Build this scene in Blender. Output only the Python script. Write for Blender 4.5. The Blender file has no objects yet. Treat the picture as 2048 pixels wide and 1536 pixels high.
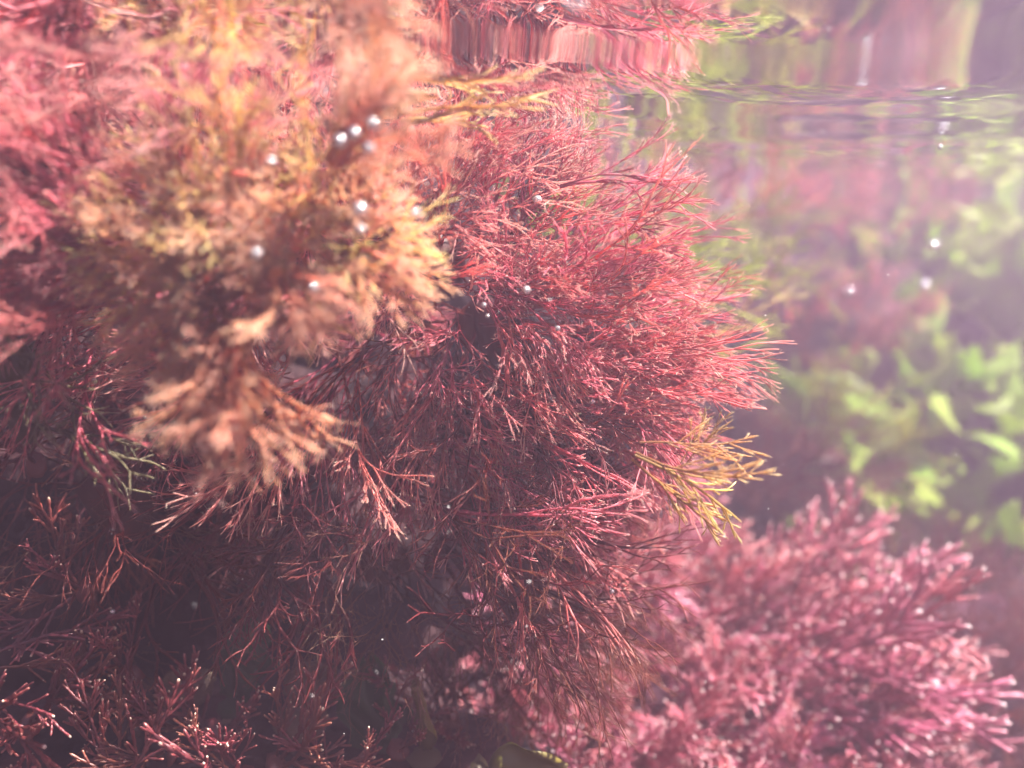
import bpy, math, random
import numpy as np
from mathutils import Vector, Matrix

S = bpy.context.scene
COL = S.collection

# ------------------------------------------------------------------ camera
HFOV = math.radians(60)
FPX = 1024 / math.tan(HFOV / 2)            # focal length in photograph pixels (2048 wide)
PITCH = math.atan((768 - 450) / FPX)       # camera tips down a little
cam_d = bpy.data.cameras.new('camera')
cam = bpy.data.objects.new('camera', cam_d)
COL.objects.link(cam)
cam.location = (0, 0, 0)
cam.rotation_euler = (math.pi / 2 - PITCH, 0, 0)
cam_d.sensor_width = 36
cam_d.angle = HFOV
cam_d.clip_start = 0.004
cam_d.clip_end = 60
cam_d.dof.use_dof = True
cam_d.dof.focus_distance = 0.28
cam_d.dof.aperture_fstop = cam_d.lens / 6.2      # 6.2 mm opening
S.camera = cam

# ------------------------------------------------------------------ world, sun, exposure
SUN_EL, SUN_AZ = math.radians(60), math.radians(92)   # azimuth from +Y (away from the camera) towards +X
w = bpy.data.worlds.new('World'); S.world = w; w.use_nodes = True
nt = w.node_tree
bg = nt.nodes['Background']
sky = nt.nodes.new('ShaderNodeTexSky')
sky.sky_type = 'NISHITA'; sky.sun_disc = False
sky.sun_elevation = SUN_EL; sky.sun_rotation = SUN_AZ
nt.links.new(sky.outputs[0], bg.inputs[0])
bg.inputs[1].default_value = 0.065
sl = bpy.data.lights.new('sun', 'SUN'); sl.energy = 5.0; sl.angle = math.radians(0.5); sl.color = (1.0, 0.95, 0.9)
sun = bpy.data.objects.new('sun', sl); COL.objects.link(sun)
sdir = Vector((math.sin(SUN_AZ) * math.cos(SUN_EL), math.cos(SUN_AZ) * math.cos(SUN_EL), math.sin(SUN_EL)))
sun.rotation_euler = sdir.to_track_quat('Z', 'Y').to_euler()
sun.location = sdir * 3
vs = S.view_settings
vs.view_transform = 'Standard'; vs.look = 'None'; vs.gamma = 1.0; vs.use_curve_mapping = False
vs.exposure = 2.2
cy = S.cycles
cy.use_denoising = True; cy.use_adaptive_sampling = True; cy.adaptive_threshold = 0.04
cy.max_bounces = 6; cy.diffuse_bounces = 2; cy.glossy_bounces = 3; cy.transmission_bounces = 3
cy.volume_bounces = 0; cy.transparent_max_bounces = 8
cy.use_light_tree = False
cy.caustics_reflective = False; cy.caustics_refractive = False
cy.sample_clamp_indirect = 4.0

# ------------------------------------------------------------------ helpers
SURF = 0.034          # height of the water surface above the lens
CF = Vector((0, math.cos(PITCH), -math.sin(PITCH)))
CU = Vector((0, math.sin(PITCH), math.cos(PITCH)))
CR = Vector((1, 0, 0))
def at(px, py, d):
    """world point of photograph pixel px,py at depth d metres in front of the camera"""
    return CR * ((px - 1024) / FPX * d) + CU * ((768 - py) / FPX * d) + CF * d


def tag(o, label=None, cat=None, group=None, kind=None):
    if label: o['label'] = label
    if cat: o['category'] = cat
    if group: o['group'] = group
    if kind: o['kind'] = kind
    return o

def link(name, me, parent=None):
    o = bpy.data.objects.new(name, me); COL.objects.link(o)
    if parent: o.parent = parent
    return o

def mesh_from(name, V, F, mat, tone=None, smooth=True):
    me = bpy.data.meshes.new(name)
    me.from_pydata([tuple(v) for v in V], [], F)
    if smooth: me.polygons.foreach_set('use_smooth', [True] * len(me.polygons))
    if tone is not None:
        a = me.attributes.new('tone', 'FLOAT', 'POINT')
        a.data.foreach_set('value', np.asarray(tone, dtype=np.float32))
    me.materials.append(mat)
    me.update()
    return me

# ------------------------------------------------------------------ materials
def nodes(name):
    m = bpy.data.materials.new(name); m.use_nodes = True
    n = m.node_tree.nodes; n.clear()
    return m, n, m.node_tree.links

def weed_mat(name, stops, transl=0.6, gloss=0.018, rough=0.4, vary=0.25, scale=60):
    """algae: colour runs with the growth attribute 'tone' (0 holdfast, 1 young tip, 2 pale hairs), light shines through"""
    m, n, l = nodes(name)
    at_ = n.new('ShaderNodeAttribute'); at_.attribute_name = 'tone'
    mr = n.new('ShaderNodeMath'); mr.operation = 'MULTIPLY'; mr.inputs[1].default_value = 0.5
    l.new(at_.outputs['Fac'], mr.inputs[0])
    ramp = n.new('ShaderNodeValToRGB')
    e = ramp.color_ramp.elements
    while len(e) < len(stops): e.new(0.5)
    for k, (p, c) in enumerate(stops):
        e[k].position = p / 2; e[k].color = (*c, 1)
    l.new(mr.outputs[0], ramp.inputs[0])
    oi = n.new('ShaderNodeObjectInfo')
    nz = n.new('ShaderNodeTexNoise'); nz.inputs['Scale'].default_value = scale
    geo = n.new('ShaderNodeNewGeometry'); l.new(geo.outputs['Position'], nz.inputs['Vector'])
    hsv = n.new('ShaderNodeHueSaturation')
    h = n.new('ShaderNodeMapRange'); h.inputs['To Min'].default_value = 0.485; h.inputs['To Max'].default_value = 0.52
    l.new(oi.outputs['Random'], h.inputs['Value']); l.new(h.outputs[0], hsv.inputs['Hue'])
    v = n.new('ShaderNodeMapRange'); v.inputs['From Min'].default_value = 0.3; v.inputs['From Max'].default_value = 0.7
    v.inputs['To Min'].default_value = 1 - vary; v.inputs['To Max'].default_value = 1 + vary
    l.new(nz.outputs['Fac'], v.inputs['Value']); l.new(v.outputs[0], hsv.inputs['Value'])
    l.new(ramp.outputs[0], hsv.inputs['Color'])
    df = n.new('ShaderNodeBsdfDiffuse'); tr = n.new('ShaderNodeBsdfTranslucent')
    gl = n.new('ShaderNodeBsdfGlossy'); gl.inputs['Roughness'].default_value = rough
    gl.inputs['Color'].default_value = (0.9, 0.88, 0.85, 1)
    l.new(hsv.outputs[0], df.inputs['Color']); l.new(hsv.outputs[0], tr.inputs['Color'])
    a = n.new('ShaderNodeMixShader'); a.inputs[0].default_value = transl
    l.new(df.outputs[0], a.inputs[1]); l.new(tr.outputs[0], a.inputs[2])
    b = n.new('ShaderNodeMixShader'); b.inputs[0].default_value = gloss
    l.new(a.outputs[0], b.inputs[1]); l.new(gl.outputs[0], b.inputs[2])
    o = n.new('ShaderNodeOutputMaterial'); l.new(b.outputs[0], o.inputs[0])
    return m

M = {}
M['red'] = weed_mat('red_algae', [(0, (.28, .04, .06)), (.55, (.72, .16, .2)), (.93, (.84, .32, .33)), (1.05, (.9, .58, .52)), (2, (.85, .72, .62))])
M['rose'] = weed_mat('rose_algae', [(0, (.3, .045, .07)), (.5, (.8, .25, .29)), (.95, (.88, .47, .44)), (1.05, (.88, .58, .5)), (2, (.88, .75, .68))])
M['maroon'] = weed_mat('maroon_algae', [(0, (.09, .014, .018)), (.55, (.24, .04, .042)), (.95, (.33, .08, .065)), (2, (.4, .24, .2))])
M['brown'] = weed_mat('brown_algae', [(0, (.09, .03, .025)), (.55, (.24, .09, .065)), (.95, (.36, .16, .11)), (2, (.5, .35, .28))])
M['orange'] = weed_mat('orange_algae', [(0, (.78, .28, .18)), (.5, (.95, .5, .33)), (.95, (.96, .65, .49)), (1.05, (.88, .56, .45)), (2, (.9, .75, .66))], transl=.7)
M['yellow'] = weed_mat('yellow_algae', [(0, (.6, .3, .1)), (.5, (.88, .58, .2)), (.95, (.94, .74, .4)), (1.05, (.85, .7, .4)), (2, (.9, .8, .6))])
M['sprig'] = weed_mat('sprig_algae', [(0, (.4, .2, .07)), (.5, (.76, .47, .16)), (.95, (.86, .64, .28)), (1.05, (.88, .78, .5)), (2, (.9, .82, .65))], transl=.5)
M['olive'] = weed_mat('olive_algae', [(0, (.1, .08, .045)), (.5, (.22, .18, .1)), (.95, (.36, .3, .18)), (2, (.6, .5, .3))])
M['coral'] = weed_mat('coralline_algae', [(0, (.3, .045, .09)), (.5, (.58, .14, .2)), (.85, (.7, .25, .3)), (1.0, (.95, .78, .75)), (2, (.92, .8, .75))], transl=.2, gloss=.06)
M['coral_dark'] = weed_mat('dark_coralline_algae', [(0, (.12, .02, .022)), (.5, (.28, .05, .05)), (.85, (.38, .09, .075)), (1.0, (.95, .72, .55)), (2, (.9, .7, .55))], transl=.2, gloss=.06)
M['green'] = weed_mat('green_algae', [(0, (.22, .34, .05)), (.5, (.42, .57, .1)), (1, (.52, .64, .14)), (2, (.4, .6, .2))], transl=.62, gloss=.012, rough=.4, scale=25)
M['yellowgreen'] = weed_mat('yellow_green_algae', [(0, (.2, .26, .03)), (.5, (.46, .52, .08)), (1, (.6, .62, .14)), (2, (.7, .7, .4))], transl=.5)
M['kelp'] = weed_mat('kelp', [(0, (.08, .08, .015)), (.5, (.2, .18, .03)), (1, (.3, .22, .05)), (2, (.3, .2, .1))], transl=.35, gloss=.05, rough=.3, scale=35)
M['darkgreen'] = weed_mat('dark_green_algae', [(0, (.02, .05, .015)), (.5, (.04, .11, .03)), (1, (.07, .16, .05)), (2, (.1, .2, .1))], transl=.3, gloss=.04, scale=35)

def rock_mat(name, c1, c2, c3, scale):
    m, n, l = nodes(name)
    geo = n.new('ShaderNodeNewGeometry')
    nz = n.new('ShaderNodeTexNoise'); nz.inputs['Scale'].default_value = scale; nz.inputs['Detail'].default_value = 6
    l.new(geo.outputs['Position'], nz.inputs['Vector'])
    r = n.new('ShaderNodeValToRGB'); e = r.color_ramp.elements; e.new(.5)
    for k, (p, c) in enumerate(((.35, c1), (.5, c2), (.66, c3))):
        e[k].position = p; e[k].color = (*c, 1)
    l.new(nz.outputs['Fac'], r.inputs[0])
    bs = n.new('ShaderNodeBsdfPrincipled'); bs.inputs['Roughness'].default_value = .85; bs.inputs['Specular IOR Level'].default_value = .08
    l.new(r.outputs[0], bs.inputs['Base Color'])
    n2 = n.new('ShaderNodeTexNoise'); n2.inputs['Scale'].default_value = scale * 6; n2.inputs['Detail'].default_value = 4
    l.new(geo.outputs['Position'], n2.inputs['Vector'])
    bp = n.new('ShaderNodeBump'); bp.inputs['Strength'].default_value = .6; bp.inputs['Distance'].default_value = .006
    l.new(n2.outputs['Fac'], bp.inputs['Height']); l.new(bp.outputs[0], bs.inputs['Normal'])
    o = n.new('ShaderNodeOutputMaterial'); l.new(bs.outputs[0], o.inputs[0])
    return m
M['rock'] = rock_mat('crusted_rock', (.018, .013, .015), (.045, .024, .025), (.085, .035, .038), 30)
M['rock_pink'] = rock_mat('pink_crusted_rock', (.025, .01, .015), (.06, .02, .03), (.1, .035, .05), 25)
M['rock_green'] = rock_mat('green_rock', (.09, .15, .035), (.17, .26, .06), (.22, .3, .09), 12)
M['bed'] = rock_mat('pool_bed', (.03, .02, .02), (.065, .04, .038), (.11, .07, .065), 14)
M['pebble'] = rock_mat('pebble', (.15, .1, .07), (.22, .15, .1), (.28, .2, .14), 60)

def water_mat():
    m, n, l = nodes('water_surface')
    fr = n.new('ShaderNodeFresnel'); fr.inputs['IOR'].default_value = 1.333
    t = n.new('ShaderNodeBsdfTransparent'); g = n.new('ShaderNodeBsdfGlossy')
    g.inputs['Roughness'].default_value = 0.0; g.inputs['Color'].default_value = (1, 1, 1, 1)
    mx = n.new('ShaderNodeMixShader'); l.new(fr.outputs[0], mx.inputs[0])
    l.new(t.outputs[0], mx.inputs[1]); l.new(g.outputs[0], mx.inputs[2])
    o = n.new('ShaderNodeOutputMaterial'); l.new(mx.outputs[0], o.inputs[0])
    return m
M['water'] = water_mat()

def bubble_mat():
    m, n, l = nodes('air_bubble')
    g = n.new('ShaderNodeBsdfGlossy'); g.inputs['Roughness'].default_value = 0.18
    d = n.new('ShaderNodeBsdfDiffuse'); d.inputs[0].default_value = (.95, .94, .92, 1)  # bright sun glint put into the colour: matte white added to a clear bubble
    t = n.new('ShaderNodeBsdfTranslucent'); t.inputs[0].default_value = (.95, .94, .92, 1)
    m1 = n.new('ShaderNodeMixShader'); m1.inputs[0].default_value = .5
    l.new(d.outputs[0], m1.inputs[1]); l.new(t.outputs[0], m1.inputs[2])
    mx = n.new('ShaderNodeMixShader'); mx.inputs[0].default_value = .6
    l.new(m1.outputs[0], mx.inputs[1]); l.new(g.outputs[0], mx.inputs[2])
    o = n.new('ShaderNodeOutputMaterial'); l.new(mx.outputs[0], o.inputs[0])
    return m
M['bubble'] = bubble_mat()

# ------------------------------------------------------------------ setting: water surface, pool bed
rs = np.random.RandomState(7)
def spread_axis(lo, hi, n, dense):
    t = np.linspace(-1, 1, n)
    s = np.sinh(t * dense) / math.sinh(dense)
    return np.where(s < 0, -s * lo, s * hi)

def grid_mesh(name, X, Y, Z, mat):
    ny, nx = Z.shape
    V = np.stack([np.broadcast_to(X, (ny, nx)), np.broadcast_to(Y[:, None], (ny, nx)), Z], -1).reshape(-1, 3)
    idx = np.arange(nx * ny).reshape(ny, nx)
    F = np.stack([idx[:-1, :-1], idx[:-1, 1:], idx[1:, 1:], idx[1:, :-1]], -1).reshape(-1, 4)
    return mesh_from(name, V, F.tolist(), mat)

xs = spread_axis(-4.5, 4.5, 321, 4.6)
ys = spread_axis(-4.5, 4.5, 321, 4.6) + 0.25
ZW = np.full((321, 321), SURF)
XX, YY = np.meshgrid(xs, ys)
fade = np.exp(-(XX ** 2 + (YY - .1) ** 2) / .34 ** 2)
for k in range(16):
    wl = rs.uniform(.05, .2); a = rs.uniform(-.75, .75) + math.pi / 2 + (math.pi if k % 2 else 0); ph = rs.uniform(0, 6.28)
    amp = .0016 * wl * rs.uniform(.5, 1.3)
    ZW += amp * fade * np.sin((XX * math.cos(a) + YY * math.sin(a)) * 2 * math.pi / wl + ph)
water = link('water_surface', grid_mesh('water_surface', xs, ys, ZW, M['water']))
tag(water, 'rippled water surface seen from below, mirroring the weed', 'water', kind='structure')

BED = -0.38
def noise2(X, Y, seed, n=14, lo=.05, hi=.6):
    r = np.random.RandomState(seed); Z = np.zeros_like(X)
    for k in range(n):
        wl = lo * (hi / lo) ** r.rand(); a = r.uniform(0, 6.28); p = r.uniform(0, 6.28)
        Z += wl * .07 * np.sin((X * math.cos(a) + Y * math.sin(a)) * 6.283 / wl + p)
    return Z
xb = spread_axis(-4.5, 4.5, 161, 4.2); yb = spread_axis(-4.5, 4.5, 161, 4.2) + .4
XB, YB = np.meshgrid(xb, yb)
ZB = BED + noise2(XB, YB, 3) * .5 - .05 * np.clip(XB, 0, 1) + .02
bank = np.clip((np.hypot(XB, YB - .25) - .95 - .12 * np.sin(np.arctan2(XB, YB) * 5)) / .5, 0, 1)
bank = bank * bank * (3 - 2 * bank)
ZB = np.minimum(ZB * (1 - bank) + (SURF - .01 + noise2(XB, YB, 8) * .1) * bank, SURF - .005)
link('pool_bed', grid_mesh('pool_bed', xb, yb, ZB, M['bed']))['kind'] = 'structure'

# ------------------------------------------------------------------ rocks
def rock(name, label, c, r, mat, seed, cat='rock', group=None, sub=96, bump=.16):
    R = np.random.RandomState(seed)
    u = np.linspace(0, 2 * math.pi, sub, endpoint=False); v = np.linspace(0, math.pi, sub // 2 + 1)
    U, Vv = np.meshgrid(u, v)
    D = np.stack([np.cos(U) * np.sin(Vv), np.sin(U) * np.sin(Vv), np.cos(Vv)], -1)
    k = 1 + 0 * U
    for i in range(12):
        q = R.normal(size=3); q /= np.linalg.norm(q); f = R.uniform(1.5, 7)
        k += bump / f ** .6 * .6 * np.sin(D @ q * f + R.uniform(0, 6.28))
    for i in range(26):
        q = R.normal(size=3); q /= np.linalg.norm(q); f = R.uniform(9, 34)
        k += .05 / (f / 9) * np.sin(D @ q * f + R.uniform(0, 6.28)) * np.sin(D @ q[[1, 2, 0]] * f * .7)
    Pp = (D * k[..., None] * np.array(r)).reshape(-1, 3)
    ny, nx = U.shape; idx = np.arange(nx * ny).reshape(ny, nx)
    F = [(int(idx[j, i]), int(idx[j + 1, i]), int(idx[j + 1, (i + 1) % nx]), int(idx[j, (i + 1) % nx])) for j in range(ny - 1) for i in range(nx)]
    me = mesh_from(name, Pp, F, mat)
    o = link(name, me); o.location = c
    return tag(o, label, cat, group)

rock('boulder', 'dark crusted rock in the shade under the big red weed clump', at(330, 960, .48), (.2, .15, .14), M['rock'], 1)
rock('boulder', 'big dark rock wall behind the clump at the left edge', at(60, 760, .66), (.3, .16, .2), M['rock'], 9)
rock('boulder', 'dark rock hidden behind the heart of the red bush', at(800, 660, .5), (.1, .08, .12), M['rock'], 10)
rock('boulder', 'pink crusted rock beneath the bushy pink coralline clump', at(1450, 1620, .6), (.25, .14, .13), M['rock_pink'], 2)
rock('boulder', 'rock carrying the bright green blades', at(1960, 1060, 1.06), (.25, .17, .2), M['rock_green'], 3)
rock('boulder', 'low far rock under the hazy reddish tufts', at(1560, 800, 1.0), (.26, .16, .17), M['bed'], 4)
rock('boulder', 'brown weedy rock at the lower right edge of the picture', at(2080, 1500, .66), (.13, .1, .13), M['rock'], 5)
rock('boulder', 'dark rock filling the bottom edge under the small coralline sprigs', at(330, 1780, .36), (.16, .12, .07), M['rock'], 6)

# ------------------------------------------------------------------ weed meshes
def tubes(polys, sides=4):
    """polys: list of (points Nx3, radii N, tones N) -> V, F, tone"""
    V = []; F = []; T = []; base = 0
    ang = np.arange(sides) * 2 * math.pi / sides
    ca, sa = np.cos(ang), np.sin(ang)
    for P, R, t in polys:
        P = np.asarray(P, float); n = len(P)
        tg = np.gradient(P, axis=0); tg /= np.linalg.norm(tg, axis=1)[:, None] + 1e-12
        ref = np.array([0.31, 0.84, 0.44]); 
        if abs(tg[0] @ ref) > .9: ref = np.array([.9, -.3, .2])
        a = np.cross(tg, ref); a /= np.linalg.norm(a, axis=1)[:, None] + 1e-12
        b = np.cross(tg, a)
        ring = P[:, None, :] + (a[:, None, :] * ca[None, :, None] + b[:, None, :] * sa[None, :, None]) * np.asarray(R)[:, None, None]
        V.append(ring.reshape(-1, 3)); T.append(np.repeat(t, sides))
        for i in range(n - 1):
            o = base + i * sides
            for j in range(sides):
                j2 = (j + 1) % sides
                F.append((o + j, o + j2, o + sides + j2, o + sides + j))
        V.append((P[-1] + tg[-1] * R[-1] * .8)[None]); T.append(np.array([t[-1]]))
        tip = base + n * sides; o = base + (n - 1) * sides
        for j in range(sides): F.append((o + j, o + (j + 1) % sides, tip))
        base += n * sides + 1
    return np.concatenate(V), F, np.concatenate(T)

def perp(d, R):
    q = R.normal(size=3); q -= d * (q @ d); return q / (np.linalg.norm(q) + 1e-9)
def rot_towards(d, p, ang):
    v = d * math.cos(ang) + p * math.sin(ang); return v / np.linalg.norm(v)

def grow_bush(R, levels=6, ang=.33, r0=.011, rk=.82, first=.3, lk=.83, wob=.1, bend=.02, fuzz=0, fuzz_len=.03, extra=.35, bend_dir=(1, 0, 0), npt=5, curly=.032):
    """dichotomously forked thread-like frond about one unit tall along +Z"""
    polys = []; B = np.array(bend_dir, float)
    tot = sum(first * lk ** k for k in range(levels))
    def seg(p, d, L, r, lev, h):
        pts = [p]; rr = [r]; tt = [h]; n = npt
        last = lev == levels - 1
        curl = R.normal(size=3) * curly
        for i in range(n):
            d = d + perp(d, R) * wob * R.rand() + B * bend + curl
            d = d / np.linalg.norm(d)
            p = p + d * L / n; h2 = h + L / tot * (i + 1) / n
            pts.append(p)
            k = (i + 1) / n
            rr.append(r * (1 - (1 - rk) * k) * (1 - .35 * k if last else 1))
            tt.append(min(h2, 1.0))
        if last:
            tt[-1] = 1.05; tt[-2] = max(tt[-2], 1.0)
        polys.append((np.array(pts), np.array(rr), np.array(tt)))
        if fuzz and lev >= levels - 3:
            for _ in range(R.poisson(fuzz)):
                k = R.randint(1, n + 1); q = perp(d, R); fl = fuzz_len * R.uniform(.4, 1.3)
                b = pts[k] ; m = b + rot_towards(q, d, R.uniform(-.2, .9)) * fl
                polys.append((np.array([b, (b + m) / 2 + perp(d, R) * fl * .12, m]), np.array([.16, .14, .08]) * r0 * 1.2, np.array([1.4, 1.7, 2.0])))
        if last: return
        q = perp(d, R)
        a1 = ang * R.uniform(.5, 1.15); a2 = ang * R.uniform(.5, 1.3)
        seg(p, rot_towards(d, q, a1), L * lk * R.uniform(.8, 1.15), r * rk, lev + 1, tt[-1])
        seg(p, rot_towards(d, -q, a2), L * lk * R.uniform(.7, 1.1), r * rk * .95, lev + 1, tt[-1])
        if R.rand() < extra:
            k = R.randint(1, n); q2 = perp(d, R)
            seg(pts[k], rot_towards(d, q2, ang * R.uniform(1.1, 1.9)), L * lk * R.uniform(.5, .8), r * rk * .8, min(lev + 2, levels - 1), tt[k])
    d0 = np.array([0, 0, 1.0])
    seg(np.zeros(3), d0, first, r0, 0, 0)
    return polys

def grow_spindle(R, n_br=9, r0=.014, fuzz=0):
    """stem with alternate side branches that swell into spindle-shaped tips"""
    polys = []
    def branch(p, d, L, r, lev, h):
        n = 9; pts = [p]; rr = [r]; tt = [h]; ds = [d]
        for i in range(n):
            d = d + perp(d, R) * .12 * R.rand() + np.array([.02, 0, 0]); d /= np.linalg.norm(d)
            p = p + d * L / n; k = (i + 1) / n
            swell = math.exp(-((k - .78) / .14) ** 2) * (1.3 if lev else .5)
            pts.append(p); rr.append(r * (1 - .55 * k) * (1 + swell)); tt.append(min(1, h + k * (.45 if lev < 2 else .6))); ds.append(d)
        rr[-1] = r * .25; tt[-1] = 1.05
        polys.append((np.array(pts), np.array(rr), np.array(tt)))
        if fuzz:
            for _ in range(R.poisson(fuzz)):
                k = R.randint(2, n + 1); b = pts[k]; fl = R.uniform(.01, .035); q = rot_towards(perp(ds[k], R), ds[k], R.uniform(0, .8))
                polys.append((np.array([b, b + q * fl * .5, b + q * fl]), np.array([.0016, .0014, .0008]), np.array([1.4, 1.7, 2.0])))
        if lev >= 2: return
        m = n_br if lev == 0 else R.randint(1, 4)
        for i in range(m):
            k = 2 + int((n - 3) * (i + R.rand()) / m); q = perp(ds[k], R)
            branch(pts[k], rot_towards(ds[k], q, R.uniform(.35, .75)), L * R.uniform(.3, .58) * (1.1 - .4 * k / n), r * .72, lev + 1, tt[k])
    branch(np.zeros(3), np.array([0, 0, 1.0]), 1.0, r0, 0, 0)
    return polys

def grow_coralline(R, r0=.022, levels=3, nb=7, spread=.6, skip=.28, pp=.5):
    """jointed coralline frond: beaded axis with opposite beaded branchlets and pale tips"""
    polys = []
    def axis(p, d, L, r, lev, h, plane):
        nseg = max(3, int(L / .085)); pts = [p]; rr = [r * .7]; tt = [h]; nodes_ = []
        for i in range(nseg):
            d = d + perp(d, R) * .13 * R.rand() + np.array([.025, 0, 0]); d /= np.linalg.norm(d)
            for f, w in ((.3, 1.0), (.75, 1.12), (1.0, .66)):
                pts.append(p + d * L / nseg * f); rr.append(r * w * (1 - .25 * i / nseg)); tt.append(min(.84, h + (i + f) / nseg * .35))
            p = p + d * L / nseg; nodes_.append((p, d, tt[-1]))
        pale = R.rand() < (.9 if lev == 0 else pp); tt[-1] = 1.0 if pale else .86; tt[-2] = .86; rr[-1] = r * .62; rr[-2] = r * .85
        polys.append((np.array(pts), np.array(rr), np.array(tt)))
        if lev >= levels - 1: return
        for i, (b, dd, hh) in enumerate(nodes_[(1 if lev == 0 else 0):-1]):
            for s in (-1, 1):
                if R.rand() < skip: continue
                q = plane * s + R.normal(size=3) * .3; q -= dd * (q @ dd); q /= np.linalg.norm(q)
                axis(b, rot_towards(dd, q, spread * R.uniform(.7, 1.2)), L * R.uniform(.28, .5) * (1.1 - .5 * i / len(nodes_)), r * .82, lev + 1, hh, perp(dd, R))
    axis(np.zeros(3), np.array([0, 0, 1.0]), 1.0, r0, 0, 0, perp(np.array([0, 0, 1.0]), R))
    return polys

def variants(name, fn, n, mat, seed, sides=4):
    out = []
    for k in range(n):
        R = np.random.RandomState(seed + k)
        V, F, T = tubes(fn(R), sides)
        out.append(mesh_from(name, V, F, mat, T))
    return out

W = {}
bush = lambda R: grow_bush(R, levels=6, fuzz=.5, fuzz_len=.022)
def bush_set(key, mat, seed, n=7, **kw):
    W[key] = variants('frond', lambda R: grow_bush(R, **kw), n, M[mat], seed)
bush_set('red', 'red', 100, 9, levels=7, first=.32, lk=.82, r0=.0085, rk=.87, ang=.18, fuzz=.4, extra=.2, wob=.11, curly=.024, fuzz_len=.022)
bush_set('rose', 'rose', 130, 7, levels=7, first=.24, lk=.86, rk=.86, r0=.0085, ang=.22, extra=.2, fuzz=.3, fuzz_len=.02, bend=.025)
bush_set('fan', 'red', 160, 6, levels=6, r0=.012, ang=.2, fuzz=2.2, fuzz_len=.03, first=.28, bend=.012)
bush_set('maroon', 'maroon', 190, 6, levels=6, curly=.035, r0=.0085, ang=.34, wob=.16, bend=.03)
bush_set('brown', 'brown', 220, 6, levels=6, r0=.0065, ang=.42, wob=.26, fuzz=1.0, fuzz_len=.02)
bush_set('orange', 'orange', 250, 8, levels=6, first=.27, r0=.0165, ang=.34, wob=.16, fuzz=1.0, fuzz_len=.05, extra=.6)
bush_set('gold', 'yellow', 280, 5, levels=5, r0=.016, ang=.36, wob=.14, fuzz=1.0, fuzz_len=.04, extra=.7)
bush_set('yellowgreen', 'yellowgreen', 310, 5, levels=5, r0=.016, ang=.4, extra=.6)
bush_set('thread', 'olive', 340, 4, levels=4, r0=.016, ang=.5, wob=.2, first=.35, extra=.8, bend=.06)
bush_set('gnarl', 'maroon', 360, 5, levels=5, r0=.018, ang=.4, wob=.2, first=.3, extra=.7, fuzz=.8, fuzz_len=.02)
W['spike'] = variants('frond', lambda R: grow_bush(R, levels=3, r0=.017, ang=.25, first=.45, lk=.8, wob=.08, fuzz=5, fuzz_len=.03, bend=.04, npt=6), 4, M['yellow'], 400)
W['sprig'] = variants('branch', lambda R: grow_spindle(R, 9, .0115, 5), 5, M['sprig'], 420, 5)
W['coral'] = variants('frond', lambda R: grow_coralline(R, .0125, 3, 7, .48, .3), 8, M['coral'], 440, 5)
W['coral_dark'] = variants('frond', lambda R: grow_coralline(R, .02, 3, 7, .55, .55, .2), 6, M['coral_dark'], 460, 5)

def blade_mesh(seed, mat, width=.5, ruffle=.12, nx=14, ny=22, lobes=True):
    """broad ruffled sheet with real thickness, one unit tall"""
    R = np.random.RandomState(seed)
    u = np.linspace(-1, 1, nx); v = np.linspace(0, 1, ny)
    U, V = np.meshgrid(u, v)
    prof = (np.sin(np.clip(V, 0.0, 1) ** .7 * math.pi * .93 + .08)) * width
    if lobes: prof = prof * (1 + .22 * np.sin(V * 11 + R.uniform(0, 6) + 1.5 * np.sign(U)) + .12 * np.sin(V * 23 + R.uniform(0, 6)))
    X = U * prof; Z = V * 1.0 + .05 * np.sin(U * 4 + R.uniform(0, 6)) * V
    Y = ruffle * (np.abs(U) ** 1.5) * np.sin(V * 15 + R.uniform(0, 6) + 2 * U) + .18 * V ** 2 * R.uniform(-1, 1) + .06 * np.sin(U * 5 + V * 6 + R.uniform(0, 6))
    top = np.stack([X, Y + .004, Z], -1).reshape(-1, 3); bot = np.stack([X, Y - .004, Z], -1).reshape(-1, 3)
    idx = np.arange(nx * ny).reshape(ny, nx); o = nx * ny; F = []
    for j in range(ny - 1):
        for i in range(nx - 1):
            a, b, c, d = map(int, (idx[j, i], idx[j, i + 1], idx[j + 1, i + 1], idx[j + 1, i]))
            F.append((a, b, c, d)); F.append((d + o, c + o, b + o, a + o))
    rim = [int(k) for k in list(idx[0, :]) + list(idx[1:, -1]) + list(idx[-1, -2::-1]) + list(idx[-2:0:-1, 0])]
    for k in range(len(rim)):
        a, b = rim[k], rim[(k + 1) % len(rim)]
        F.append((b, a, a + o, b + o))
    t = np.clip(V * .9 + .1 * R.rand(), 0, 1).reshape(-1)
    return mesh_from('blade', np.concatenate([top, bot]), F, mat, np.concatenate([t, t]))
W['ulva'] = [blade_mesh(500 + k, M['green'], .42) for k in range(6)]
W['kelp'] = [blade_mesh(520 + k, M['kelp'], .33, .04, lobes=False) for k in range(4)]
W['darkblade'] = [blade_mesh(540 + k, M['darkgreen'], .36, .06) for k in range(3)]

def holdfast_mesh(mat):
    R = np.random.RandomState(9); V = []; F = []; n = 9
    rings = [(1.0, -.2), (1.05, .05), (.7, .4), (.3, .55)]
    for r, z in rings:
        for i in range(n):
            a = i / n * 6.283; k = r * R.uniform(.85, 1.15)
            V.append((k * math.cos(a), k * math.sin(a), z))
    for j in range(3):
        for i in range(n): F.append((j * n + i, j * n + (i + 1) % n, (j + 1) * n + (i + 1) % n, (j + 1) * n + i))
    F.append(tuple(range(3 * n, 4 * n)))
    return mesh_from('holdfast', V, F, mat, [0.2] * len(V))
HF = {k: holdfast_mesh(M[k]) for k in ('orange', 'maroon', 'brown', 'olive', 'coral_dark', 'darkgreen')}

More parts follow.
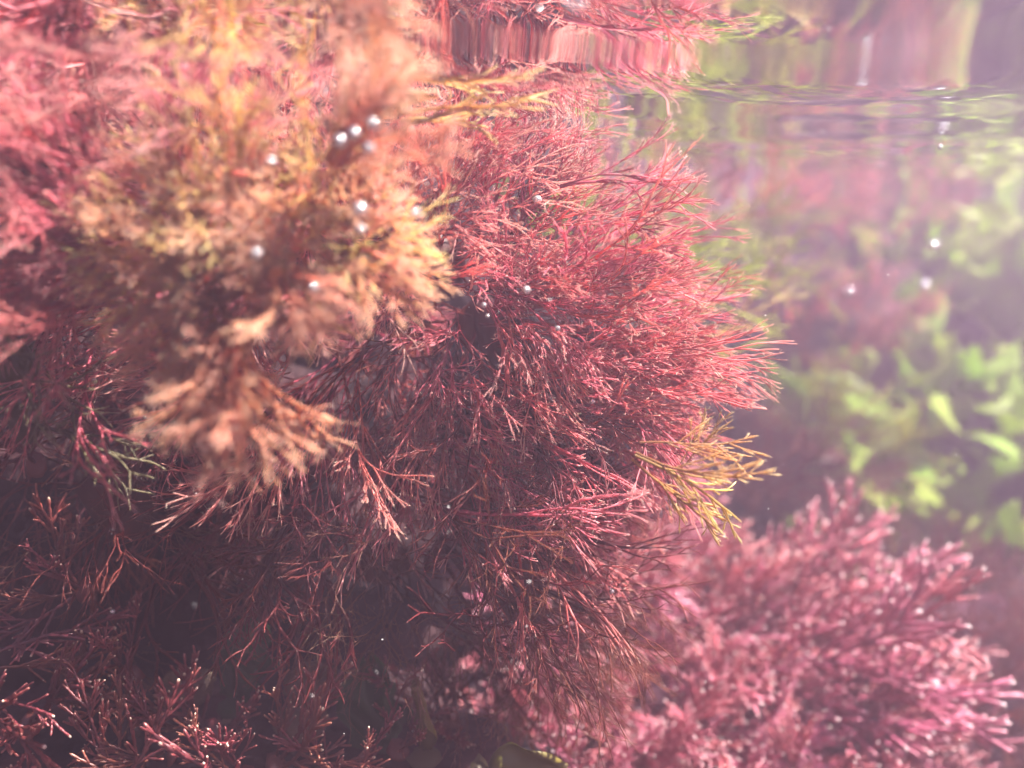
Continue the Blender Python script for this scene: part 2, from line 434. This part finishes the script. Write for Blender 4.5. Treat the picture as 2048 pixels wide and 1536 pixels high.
def align(d, bend, R):
    """matrix whose +Z is d and whose +X leans to bend"""
    z = Vector(d).normalized()
    x = Vector(bend) + Vector(R.normal(size=3).tolist()) * .45
    x = x - z * x.dot(z)
    if x.length < 1e-4: x = z.orthogonal()
    x.normalize(); y = z.cross(x)
    return Matrix((x, y, z)).transposed()

TUFT_N = [0]
def tuft(name, label, cat, root, axis, kinds, n, length, spread, bend=(0, 0, .6), jit=.01, group=None, hold='maroon', hold_r=.006, hold_j=.2, frond=None, seed=None, lenvar=.25):
    """a weed plant: an Empty at its holdfast parenting a holdfast and n fronds (axis in camera terms: right, up, towards the camera)"""
    TUFT_N[0] += 1
    R = np.random.RandomState(1000 + TUFT_N[0] * 17 if seed is None else seed)
    e = bpy.data.objects.new(name, None); COL.objects.link(e)
    e.empty_display_size = .01
    e.location = root
    tag(e, label, cat, group)
    ax = (CR * axis[0] + CU * axis[1] - CF * axis[2]).normalized()
    if hold:
        h = link('holdfast', HF[hold], e)
        h.matrix_local = Matrix.LocRotScale(Vector((0, 0, 0)) - ax * .003, align(ax, (1, 0, 0), R).to_quaternion(), (hold_r + jit * hold_j,) * 2 + (hold_r,))
    o1 = ax.orthogonal().normalized(); o2 = ax.cross(o1)
    for i in range(n):
        k = kinds[R.randint(len(kinds))] if isinstance(kinds, (list, tuple)) else kinds
        me = W[k][R.randint(len(W[k]))]
        th = math.radians(spread) * math.sqrt(R.rand()); ph = R.uniform(0, 6.283)
        d = ax * math.cos(th) + (o1 * math.cos(ph) + o2 * math.sin(ph)) * math.sin(th)
        loc = (o1 * math.cos(ph) + o2 * math.sin(ph)) * jit * R.rand()
        f = link(frond or me.name.split('.')[0], me, e)
        s = length * (1 + lenvar * R.uniform(-1, .8))
        f.matrix_local = Matrix.LocRotScale(loc, align(d, bend, R).to_quaternion(), (s, s, s))
    return e

def weed(label, px, py, d, axis, kinds, n, L, spread, name='red_seaweed', cat='seaweed', **kw):
    return tuft(name, label, cat, at(px, py, d), axis, kinds, n, L, spread, **kw)

# ------------------------------------------------------------------ foreground clump, out of focus
G1 = 'blurred orange weed close to the lens'
OG = ['orange', 'orange', 'orange', 'gold']
for (px, py, d, ax, kinds, n, L, sp, lab) in (
    (400, 450, .2, (-.35, .1, .9), ['gold', 'gold', 'orange'], 24, .024, 60, 'blurred golden bunch on the far left of the orange weed'),
    (510, 430, .2, (0, .15, .95), OG, 26, .021, 60, 'blurred orange bunch topping the clump nearest the lens'),
    (640, 400, .2, (.25, .15, .95), ['orange', 'gold'], 22, .021, 54, 'blurred orange bunch under the cluster of bubbles'),
    (600, 480, .2, (.3, -.05, .9), OG, 28, .025, 64, 'blurred pinkish orange bunch in the middle of the near clump'),
    (400, 560, .198, (-.5, -.3, .8), OG, 24, .025, 56, 'blurred salmon bunch drooping at the lower left of the near clump'),
    (500, 590, .198, (.1, -.4, .9), 'orange', 26, .025, 60, 'blurred salmon bunch above the hanging plume'),
    (660, 330, .172, (.55, .82, .12), 'orange', 10, .027, 15, 'blurred orange plume rising to the water surface above the clump'),
    (480, 320, .178, (.05, .95, .1), ['gold', 'orange'], 6, .023, 18, 'upright forked orange plume standing above the blurred clump'),
    (465, 670, .18, (-.08, -.97, .1), 'orange', 11, .031, 17, 'blurred pinkish plume hanging down over the dark shade'),
    (690, 520, .195, (.9, -.1, .4), OG, 10, .024, 30, 'blurred orange side plume pointing at the in-focus red bush'),
    (570, 560, .175, (.75, -.6, .3), 'orange', 5, .02, 22, 'pale forked tip curling below the orange side plume'),
    ):
    weed(lab, px, py, d * 1.13, ax, kinds, int(n * 1.4), L * 1.1, sp, name='orange_seaweed', bend=(0, 0, -.15), jit=.012 if n > 12 else .004, hold='orange', hold_r=.0015, hold_j=.1, group=G1)

# ------------------------------------------------------------------ pink clump at the left
G2 = 'pink red weed of the big clump'
weed('pale pink thread-like weed streaming out past the left edge', 300, 440, .245, (-.88, .1, .35), 'rose', 46, .06, 44, bend=(-.2, 0, .2), jit=.02, group=G2)
weed('pale pink weed along the top of the clump under the surface', 330, 340, .25, (-.5, .3, .7), 'rose', 44, .042, 56, bend=(-.5, 0, .2), jit=.03, group=G2)
weed('thick pink weed matted on top of the rock', 250, 370, .31, (-.2, .3, .9), ['rose', 'red'], 50, .062, 74, bend=(-.5, 0, .1), jit=.05, group=G2)
weed('thick rose weed matted behind the blurred orange clump', 600, 420, .32, (0, .2, .9), ['rose', 'red'], 50, .062, 74, bend=(0, 0, .1), jit=.05, group=G2)
weed('pink weed mat just under the surface at the upper left corner', 60, 350, .27, (-.3, .2, .9), 'rose', 34, .045, 66, bend=(-.5, 0, .1), jit=.04, group=G2)
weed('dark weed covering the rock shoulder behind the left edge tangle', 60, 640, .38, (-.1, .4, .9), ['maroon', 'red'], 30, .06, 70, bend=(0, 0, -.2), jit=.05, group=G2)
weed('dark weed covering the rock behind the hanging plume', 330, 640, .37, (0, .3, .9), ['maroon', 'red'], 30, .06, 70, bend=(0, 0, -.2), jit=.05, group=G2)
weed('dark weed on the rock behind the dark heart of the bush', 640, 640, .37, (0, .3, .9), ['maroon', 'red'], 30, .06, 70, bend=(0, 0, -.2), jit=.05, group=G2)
weed('rose weed tuft behind the blurred orange plumes', 720, 430, .3, (.05, .45, .8), ['rose', 'red'], 26, .05, 46, bend=(0, 0, .3), jit=.025, group=G2)
weed('dull red weed low at the left edge above the dark shade', 210, 470, .265, (-.85, .0, .25), ['rose', 'red', 'maroon'], 30, .046, 34, bend=(-.2, 0, .1), jit=.02, group=G2)
weed('thin golden forked weed touching the left edge near the surface', 110, 230, .25, (-.5, .7, .3), 'spike', 9, .045, 38, name='golden_seaweed', bend=(0, 0, .4), jit=.012, hold='brown', group=G2)

# ------------------------------------------------------------------ sharp red bush in the middle
G3 = 'sharp red weed of the middle bush'
weed('sharp crimson thread-like bush fanning out towards the open water', 1000, 640, .325, (.94, .03, .28), 'red', 28, .059, 25, lenvar=.4, bend=(.1, 0, .1), jit=.016, group=G3, hold_r=.012)
weed('crimson weed rising from the middle bush against pale green haze', 1040, 610, .325, (.9, .3, .25), 'red', 13, .056, 15, bend=(.4, 0, .1), jit=.014, group=G3)
weed('crimson drooping plume of the middle bush just above the yellow sprig', 1080, 745, .325, (.98, -.16, .22), 'red', 26, .055, 14, bend=(.1, 0, -.15), jit=.014, group=G3)
weed('upright coral red brush-like weed reaching the water surface', 985, 480, .30, (.2, .95, .15), 'fan', 13, .043, 17, bend=(0, 0, .3), jit=.01, group=G3, hold=None)
weed('coral red brush-like weed leaning beside the upright one', 1060, 440, .30, (.45, .85, .15), 'fan', 8, .03, 12, bend=(0, 0, .4), jit=.008, group=G3, hold=None)
weed('single pale fuzzy red branch reaching far out below the surface', 1120, 372, .262, (.95, .25, .05), 'fan', 2, .04, 3, bend=(.2, 0, .1), jit=.003, group=G3, lenvar=.08, hold=None)
weed('dark red weed fanning towards the lens below the bubbles', 960, 650, .325, (.1, -.3, .95), ['red', 'red', 'maroon'], 36, .054, 50, bend=(0, 0, -.4), jit=.016, group=G3)
weed('red weed bending forward over the top of the middle bush', 870, 520, .30, (.25, .15, .95), ['red', 'rose'], 32, .047, 46, bend=(.3, 0, -.2), jit=.03, group=G3)
weed('dark red weed drooping between the bush and the shade', 830, 690, .335, (-.05, -.75, .5), ['maroon', 'red'], 30, .068, 34, bend=(0, 0, -.5), jit=.025, group=G3)
weed('red weed streaming down and out below the middle bush', 930, 800, .325, (.7, -.6, .35), ['red', 'maroon'], 24, .068, 24, bend=(.1, 0, -.4), jit=.016, group=G3)
weed('brownish forked weed hanging under the middle bush', 1070, 850, .31, (.5, -.75, .3), 'gnarl', 8, .042, 30, name='brown_seaweed', bend=(0, 0, -.2), jit=.016, group=G3, hold='brown')

weed('long golden stems fanning just under the surface', 790, 215, .235, (.9, .3, .1), 'spike', 10, .036, 22, name='golden_seaweed', bend=(0, 0, .2), jit=.006, hold=None)

# yellow sprig
weed('sharp yellow sprig with swollen tips under the red bush', 1272, 905, .257, (.9, -.36, .05), 'sprig', 4, .037, 34, name='yellow_sprig', bend=(.1, 0, .1), jit=.004, hold=None, seed=77)
weed('yellow forked twig rising between the red bush and the yellow sprig', 1360, 925, .27, (.5, .85, .05), 'sprig', 2, .022, 16, name='yellow_sprig', bend=(.1, 0, .1), jit=.003, hold=None)

# ------------------------------------------------------------------ lower hanging weed in the shade
G4 = 'dim weed hanging in the shade under the bush'
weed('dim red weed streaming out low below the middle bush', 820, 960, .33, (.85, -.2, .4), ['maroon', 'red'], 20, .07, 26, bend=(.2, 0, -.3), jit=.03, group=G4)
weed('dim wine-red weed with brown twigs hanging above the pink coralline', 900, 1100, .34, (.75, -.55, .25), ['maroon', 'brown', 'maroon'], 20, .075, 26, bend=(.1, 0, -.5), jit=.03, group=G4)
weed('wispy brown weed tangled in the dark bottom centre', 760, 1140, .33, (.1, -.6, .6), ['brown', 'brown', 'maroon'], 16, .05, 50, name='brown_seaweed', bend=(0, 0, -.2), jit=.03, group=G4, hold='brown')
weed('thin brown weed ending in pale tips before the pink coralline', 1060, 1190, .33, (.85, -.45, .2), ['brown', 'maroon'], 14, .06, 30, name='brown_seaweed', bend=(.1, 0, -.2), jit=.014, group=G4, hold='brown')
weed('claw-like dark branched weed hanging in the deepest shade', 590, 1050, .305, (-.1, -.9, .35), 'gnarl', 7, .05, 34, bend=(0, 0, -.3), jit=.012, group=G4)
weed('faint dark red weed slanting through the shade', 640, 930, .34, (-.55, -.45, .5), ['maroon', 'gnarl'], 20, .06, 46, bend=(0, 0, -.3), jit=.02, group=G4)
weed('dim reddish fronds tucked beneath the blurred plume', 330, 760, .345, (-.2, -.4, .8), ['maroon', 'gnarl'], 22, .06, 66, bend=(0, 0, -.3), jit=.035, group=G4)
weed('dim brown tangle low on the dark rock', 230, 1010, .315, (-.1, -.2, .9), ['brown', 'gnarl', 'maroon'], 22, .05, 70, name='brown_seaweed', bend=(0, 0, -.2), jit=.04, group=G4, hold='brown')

# ------------------------------------------------------------------ thin green weed and blades on the dark rock
weed('pale olive forked stem curling at the left edge', -15, 650, .24, (.55, -.75, .1), 'thread', 3, .036, 18, name='olive_stem_weed', bend=(.3, 0, -.8), jit=.003, hold='olive', seed=5)
weed('greenish looping stem in the shade', 70, 840, .26, (.75, .1, .1), 'thread', 2, .045, 14, name='olive_stem_weed', bend=(.1, 0, -1), jit=.003, hold='olive')
weed('olive green smooth blade at the left edge under the pink weed', -30, 800, .26, (.12, .95, .2), 'kelp', 2, .05, 12, name='olive_blade_weed', bend=(0, 1, 0), jit=.004, hold='olive')
weed('rounded brown-green kelp blade at the bottom edge', 975, 1550, .3, (.85, .25, .3), 'kelp', 1, .025, 4, name='kelp', cat='kelp', bend=(0, .4, 1), jit=.001, hold='olive', seed=11)
weed('narrow dark olive blade standing near the bottom edge', 850, 1500, .31, (0, 1, .1), 'kelp', 1, .032, 4, name='kelp', cat='kelp', bend=(1, 0, 0), jit=.001, hold='olive', seed=12)
weed('dark green rounded blade among the pale pebbles', 470, 1400, .335, (0, .9, .3), 'darkblade', 2, .028, 20, name='green_blade_weed', bend=(1, 0, 0), jit=.003, hold='darkgreen')
weed('dark green ribbon standing beside the narrow olive blade', 755, 1500, .34, (.1, 1, .1), 'darkblade', 2, .036, 14, name='green_blade_weed', bend=(.3, 1, 0), jit=.003, hold='darkgreen')

# ------------------------------------------------------------------ pebbles
for k, (px, py, r, lab) in enumerate(((375, 1375, .0085, 'beige pebble beside the dark green blade'),
                                     (625, 1370, .0105, 'pale beige pebble behind the claw-like weed'),
                                     (600, 1440, .009, 'flat beige pebble below the other pale pebbles'),
                                     (450, 1450, .007, 'small tan pebble just under the dark green blade'))):
    rock('pebble', lab, at(px, py, .345), (r * 1.2, r, r * .8), M['pebble'], 60 + k, 'pebble', 'pale pebbles on the dark rock', 24, .12)

# ------------------------------------------------------------------ small coralline sprigs with bright tips, bottom left
G5 = 'small coralline sprigs along the bottom'
for (px, py, d, ax, n, L, lab) in (
    (-40, 1330, .28, (1, .12, .1), 2, .03, 'coralline sprig with glowing tip entering from the left edge'),
    (-30, 1400, .28, (1, -.05, .1), 2, .034, 'coralline sprig lying flat under the glowing one at the left edge'),
    (60, 1570, .27, (-.2, .9, .2), 3, .022, 'orange-tipped coralline sprig in the bottom left corner'),
    (330, 1500, .29, (-.7, .35, .4), 7, .026, 'pale-tipped coralline tuft with a white bead at its tip'),
    (480, 1540, .29, (-.1, .9, .4), 9, .03, 'coralline tuft standing on the bottom edge left of centre'),
    (560, 1520, .3, (.5, .7, .4), 8, .032, 'coralline tuft leaning over beside the pale pebbles'),
    (690, 1540, .3, (.1, .9, .4), 8, .026, 'coralline tuft on the bottom edge near the dark ribbon'),
    (260, 1340, .3, (.2, .8, .5), 4, .02, 'tiny lone coralline sprig on the dark rock'),
    (150, 1180, .3, (-.6, .2, .6), 8, .028, 'dim coralline tuft on the dark rock above the glowing sprigs'),
    (60, 930, .3, (-.2, .1, .9), 6, .03, 'pinkish coralline sticks at the left edge below the olive stem'),
    (800, 1490, .315, (.3, .8, .5), 7, .022, 'orange beaded coralline tuft before the narrow olive blade'),
    (60, 1440, .3, (.2, .6, .6), 9, .03, 'dim coralline mat over the rock in the lower left'),
    (420, 1460, .32, (.1, .5, .8), 8, .03, 'dim coralline mat around the pale pebbles'),
    (900, 1440, .36, (.2, .5, .8), 14, .035, 'dim coralline mat behind the narrow olive blade'),
    (240, 1560, .28, (.1, .9, .3), 6, .028, 'dim coralline tuft on the bottom edge between bright-tipped ones'),
    ):
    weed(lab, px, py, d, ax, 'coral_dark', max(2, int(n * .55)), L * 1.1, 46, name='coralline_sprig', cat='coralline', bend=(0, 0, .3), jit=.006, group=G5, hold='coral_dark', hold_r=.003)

# ------------------------------------------------------------------ pink coralline clump, lower right
G6 = 'pink coralline of the lower clump'
for (px, py, d, ax, n, L, sp, lab) in (
    (1300, 1150, .45, (.4, .6, .6), 26, .055, 50, 'bright pink coralline bush right behind the yellow sprig'),
    (1420, 1210, .45, (.8, .25, .4), 24, .06, 38, 'pink coralline branches pointing out under the yellow sprig'),
    (1250, 1300, .43, (.1, .3, .9), 24, .06, 60, 'shaded pink coralline behind the hanging brown weed'),
    (1470, 1330, .44, (.85, .08, .45), 30, .085, 38, 'white-tipped pink coralline branches spreading into open water'),
    (1590, 1300, .46, (.75, .4, .3), 14, .05, 34, 'tall white-tipped coralline spray at the back of the clump'),
    (1400, 1430, .42, (.5, -.1, .8), 28, .06, 56, 'thick-stemmed pink coralline facing the lens'),
    (1530, 1460, .43, (.85, -.15, .5), 28, .075, 40, 'white-tipped pink coralline fanning low to the side'),
    (1250, 1500, .42, (-.1, .1, .9), 24, .055, 62, 'pink coralline mat at the bottom edge beside the kelp blade'),
    (1170, 1060, .45, (.3, .5, .7), 24, .055, 54, 'hazy rose coralline peeping out under the middle of the bush'),
    (1120, 1170, .44, (.2, .4, .8), 22, .055, 56, 'rose coralline glimpsed between the hanging wine-red threads'),
    (1040, 1400, .42, (-.1, .2, .9), 24, .06, 62, 'dim pink coralline seen through the wine-red weed'),
    (1000, 1250, .43, (0, .3, .9), 20, .06, 60, 'shaded pink coralline behind the brown tangle'),
    (1700, 1560, .45, (.7, .1, .6), 26, .065, 50, 'dim coralline filling the bottom edge under the white-tipped fan'),
    (1430, 1590, .42, (.2, .1, .9), 26, .06, 60, 'deep rose coralline cut off by the bottom edge'),
    (1130, 1570, .42, (0, .2, .9), 20, .055, 60, 'dim rose coralline next to the rounded kelp blade'),
    (1340, 1560, .36, (.1, .5, .8), 18, .045, 60, 'rose coralline nearest the lens at the bottom of the pink clump'),
    (1620, 1600, .38, (.3, .5, .8), 20, .05, 56, 'rose coralline rising from the bottom edge below the fan'),
    (1160, 1500, .36, (.2, .5, .8), 22, .045, 60, 'rose coralline in the corner between kelp blade and pink clump'),
    (1250, 1590, .34, (.2, .6, .8), 18, .04, 60, 'low rose coralline cropped by the bottom edge beside the kelp'),
    (1560, 1560, .42, (.6, -.2, .7), 20, .06, 46, 'rosy coralline at the bottom edge of the pink clump'),
    ):
    weed(lab, px, py + 65, d + .06, ax, 'coral', n, L * 1.22, sp, name='pink_coralline', cat='coralline', bend=(.2, 0, .1), jit=.03, group=G6, hold='coral_dark', hold_r=.008)

G7 = 'hazy brown tufts behind the pink clump'
for (px, py, d, ax, n, L, sp, lab) in (
    (1800, 1270, .6, (.4, .8, .3), 18, .08, 40, 'hazy brown-pink tuft rising behind the pink coralline'),
    (1900, 1400, .58, (.7, .5, .3), 18, .085, 44, 'brownish hazy weed slope at the right edge'),
    (1850, 1540, .55, (.5, .4, .6), 18, .07, 50, 'brownish weed in the bottom right corner'),
    (2000, 1330, .6, (.3, .8, .4), 22, .09, 46, 'dim brown weed rising at the right edge below the green blades'),
    (2010, 1500, .52, (.2, .7, .5), 22, .07, 56, 'reddish brown weed low at the right edge'),
    (1950, 1450, .46, (.4, .6, .5), 26, .06, 56, 'rusty weed slope just beyond the white-tipped coralline'),
    (1580, 1120, .62, (.1, .9, .3), 14, .07, 40, 'hazy mauve tuft directly behind the yellow sprig'),
    (1480, 980, .62, (.4, .7, .3), 14, .075, 46, 'mauve blurred weed between the red bush and the green blades'),
    ):
    weed(lab, px, py, d + .06, ax, ['brown', 'maroon', 'gnarl'], n * 2, L, sp, name='hazy_seaweed', cat='seaweed', bend=(.1, 0, .3), jit=.04, group=G7, hold='maroon', hold_r=.008)

# ------------------------------------------------------------------ hazy weed beyond
G8 = 'hazy weed beyond the bush'
for (px, py, d, ax, kinds, n, L, sp, lab, nm) in (
    (1420, 560, .62, (.2, .9, .3), ['yellowgreen'], 18, .07, 60, 'yellow-green blurred tuft showing through the red bush', 'green_seaweed'),
    (1200, 560, .46, (.3, .8, .3), ['yellowgreen'], 26, .055, 56, 'yellow-green tuft behind the upright red brush', 'green_seaweed'),
    (1280, 640, .5, (.5, .5, .5), ['yellowgreen', 'gold'], 14, .06, 60, 'golden-green tuft glowing behind the crimson threads', 'green_seaweed'),
    (1650, 720, .74, (.1, .9, .3), ['rose', 'brown', 'brown'], 26, .08, 56, 'hazy reddish tuft midway to the green blades', 'red_seaweed'),
    (1640, 900, .66, (.1, .9, .3), ['yellowgreen', 'brown'], 18, .07, 56, 'dull olive weed at the foot of the green blades', 'green_seaweed'),
    (1700, 520, .9, (0, .9, .3), ['rose', 'brown'], 24, .12, 56, 'pale pink tuft almost lost in the milky water', 'red_seaweed'),
    (1520, 500, .85, (0, .9, .3), ['rose', 'rose', 'yellowgreen'], 24, .1, 60, 'pale mixed weed under the far waterline', 'red_seaweed'),
    (1300, 470, .6, (.1, .9, .3), ['rose', 'maroon'], 24, .07, 60, 'mauve tuft hiding behind the fuzzy red branch', 'red_seaweed'),
    ):
    weed(lab, px, py, d, ax, kinds, n, L, sp, name=nm, bend=(.1, 0, .3), jit=.05, group=G8, hold='brown', hold_r=.01)

G9 = 'bright green blades'
for (px, py, d, ax, n, L, sp, lab) in (
    (1770, 930, .7, (-.4, .8, .4), 12, .085, 52, 'bright green ruffled blades bordering the hazy reddish tuft'),
    (1860, 900, .7, (0, .85, .4), 12, .09, 50, 'bright green ruffled blades in the middle of the green patch'),
    (1960, 930, .69, (.1, .8, .4), 12, .09, 52, 'lush green blades at the right edge'),
    (1890, 740, .74, (-.1, .95, .2), 7, .085, 26, 'tall green blade peaking against the lilac water'),
    (2060, 900, .74, (.2, .9, .3), 9, .09, 46, 'dull green blades cut by the right edge'),
    (1830, 1080, .68, (-.2, .7, .5), 12, .085, 52, 'green blades just above the hazy brown-pink tuft'),
    (1980, 1120, .68, (.1, .7, .5), 12, .09, 52, 'shadowed green blades above the brown weed slope'),
    (1840, 560, .95, (-.2, .9, .3), 9, .13, 50, 'faint teal green blades far back under the waterline'),
    ):
    weed(lab, px, py, d * 1.24, ax, 'ulva', int(n * 1.3), L * 1.7, sp, name='sea_lettuce', cat='sea lettuce', bend=(1, 0, 0), jit=.04, group=G9, hold='darkgreen', hold_r=.006)

# ------------------------------------------------------------------ air bubbles
def bubble_mesh():
    V = []; F = []; nu, nv = 20, 12
    for j in range(nv + 1):
        t = math.pi * j / nv
        for i in range(nu):
            p = 2 * math.pi * i / nu; V.append((math.sin(t) * math.cos(p), math.sin(t) * math.sin(p), math.cos(t) * (.93 if math.cos(t) < 0 else 1)))
    for j in range(nv):
        for i in range(nu): F.append((j * nu + i, (j + 1) * nu + i, (j + 1) * nu + (i + 1) % nu, j * nu + (i + 1) % nu))
    return mesh_from('air_bubble', V, F, M['bubble'])
BM = bubble_mesh()
def bubble(px, py, d, rpx, label, group='air bubbles caught in the weed'):
    o = link('air_bubble', BM); o.location = at(px, py, d); r = rpx / FPX * d; o.scale = (r, r, r)
    tag(o, label, 'bubble', group)
gb = 'white bubble in the cluster on the orange weed'
for (px, py, r, lab) in ((708, 267, 9, gb + ', middle of the four'), (680, 283, 9, gb + ', leftmost of the four'), (738, 297, 8, gb + ', lowest of the four'), (745, 247, 8, gb + ', highest of the four'),
                         (720, 418, 9, 'white bubble below the cluster on the orange weed'), (722, 458, 6, 'small bubble just under the white one on the orange weed'),
                         (832, 428, 7, 'bubble at the end of the orange weed beside the red bush'), (513, 507, 7, 'lone bubble low on the blurred orange weed'),
                         (543, 323, 6, 'lone bubble high on the blurred orange weed'), (628, 575, 5, 'bubble under the orange side plume')):
    bubble(px, py, .182, r * 1.45, lab)
for (px, py, d, r, lab) in ((1147, 8, .118, 17, 'big round white bubble at the top edge'), (1075, 400, .27, 9, 'clear bubble on the upright red brush weed'),
                            (1053, 580, .24, 8, 'bright bubble on the middle bush'), (1115, 657, .26, 6, 'small bubble deep in the crimson threads'),
                            (968, 610, .25, 5, 'tiny bubble above the dark heart of the bush'), (975, 632, .25, 4, 'tiny bubble in the dark heart of the bush'),
                            (965, 100, .2, 6, 'bubble touching the surface above the golden stems'), (376, 238, .24, 6, 'bubble on the pale pink weed near the surface'),
                            (1868, 491, .6, 10, 'white bubble floating before the teal haze'), (1880, 295, .35, 5, 'tiny sparkling bubble near the surface at right'),
                            (1697, 583, .6, 9, 'faint round bubble over the hazy reddish tuft'), (1848, 572, .65, 11, 'greenish bubble above the tall green blade'),
                            (1223, 1183, .3, 5, 'bubble on the thin brown weed before the coralline'), (208, 700, .29, 5, 'tiny bubble in the shade beside the olive stem'),
                            (270, 762, .29, 4, 'tiny bubble under the blurred plume'), (290, 834, .29, 4, 'tiny bubble low in the shade'),
                            (225, 1223, .29, 5, 'sparkling bubble on the dark rock'), (930, 1130, .31, 4, 'tiny bubble in the wine-red weed'),
                            (1185, 803, .27, 5, 'small bubble on the lower crimson weed')):
    bubble(px, py, d, r, lab)

# ------------------------------------------------------------------ drifting particles
R = np.random.RandomState(55); V = []; F = []
for k in range(260):
    d = .2 * (1.0 / .2) ** R.rand(); p = np.array(at(R.uniform(-100, 2150), R.uniform(250, 1600), d)); r = R.uniform(.00012, .0004)
    if p[2] > SURF - .002: continue
    b = len(V)
    for q in ((1, 0, 0), (-1, 0, 0), (0, 1, 0), (0, -1, 0), (0, 0, 1), (0, 0, -1)): V.append(p + np.array(q) * r * R.uniform(.6, 1.3))
    F += [(b, b + 2, b + 4), (b + 2, b + 1, b + 4), (b + 1, b + 3, b + 4), (b + 3, b, b + 4), (b + 2, b, b + 5), (b + 1, b + 2, b + 5), (b + 3, b + 1, b + 5), (b, b + 3, b + 5)]
pm, pn, pl = nodes('particle'); pb = pn.new('ShaderNodeBsdfDiffuse'); pb.inputs[0].default_value = (.85, .82, .78, 1)
po = pn.new('ShaderNodeOutputMaterial'); pl.new(pb.outputs[0], po.inputs[0])
tag(link('drifting_particles', mesh_from('drifting_particles', V, F, pm)), 'fine pale specks drifting in the water', 'particles', kind='stuff')

# ------------------------------------------------------------------ milky water (haze)
hm, hn, hl = nodes('milky_water')
pv = hn.new('ShaderNodeVolumePrincipled')
pv.inputs['Color'].default_value = (.94, .66, .92, 1)
pv.inputs['Density'].default_value = 0.74
pv.inputs['Anisotropy'].default_value = 0.65
ho = hn.new('ShaderNodeOutputMaterial'); hl.new(pv.outputs[0], ho.inputs['Volume'])
x0, x1, y0, y1, z0, z1 = -5, 5, -4.9, 5.5, -1.5, float(ZW.max()) + .004
HV = [(x, y, z) for z in (z0, z1) for y in (y0, y1) for x in (x0, x1)]
HFc = [(0, 2, 3, 1), (4, 5, 7, 6), (0, 1, 5, 4), (2, 6, 7, 3), (0, 4, 6, 2), (1, 3, 7, 5)]
hz = link('haze', mesh_from('haze', HV, HFc, hm, smooth=False))
tag(hz, 'milky pinkish water filling the pool', 'haze', kind='stuff')
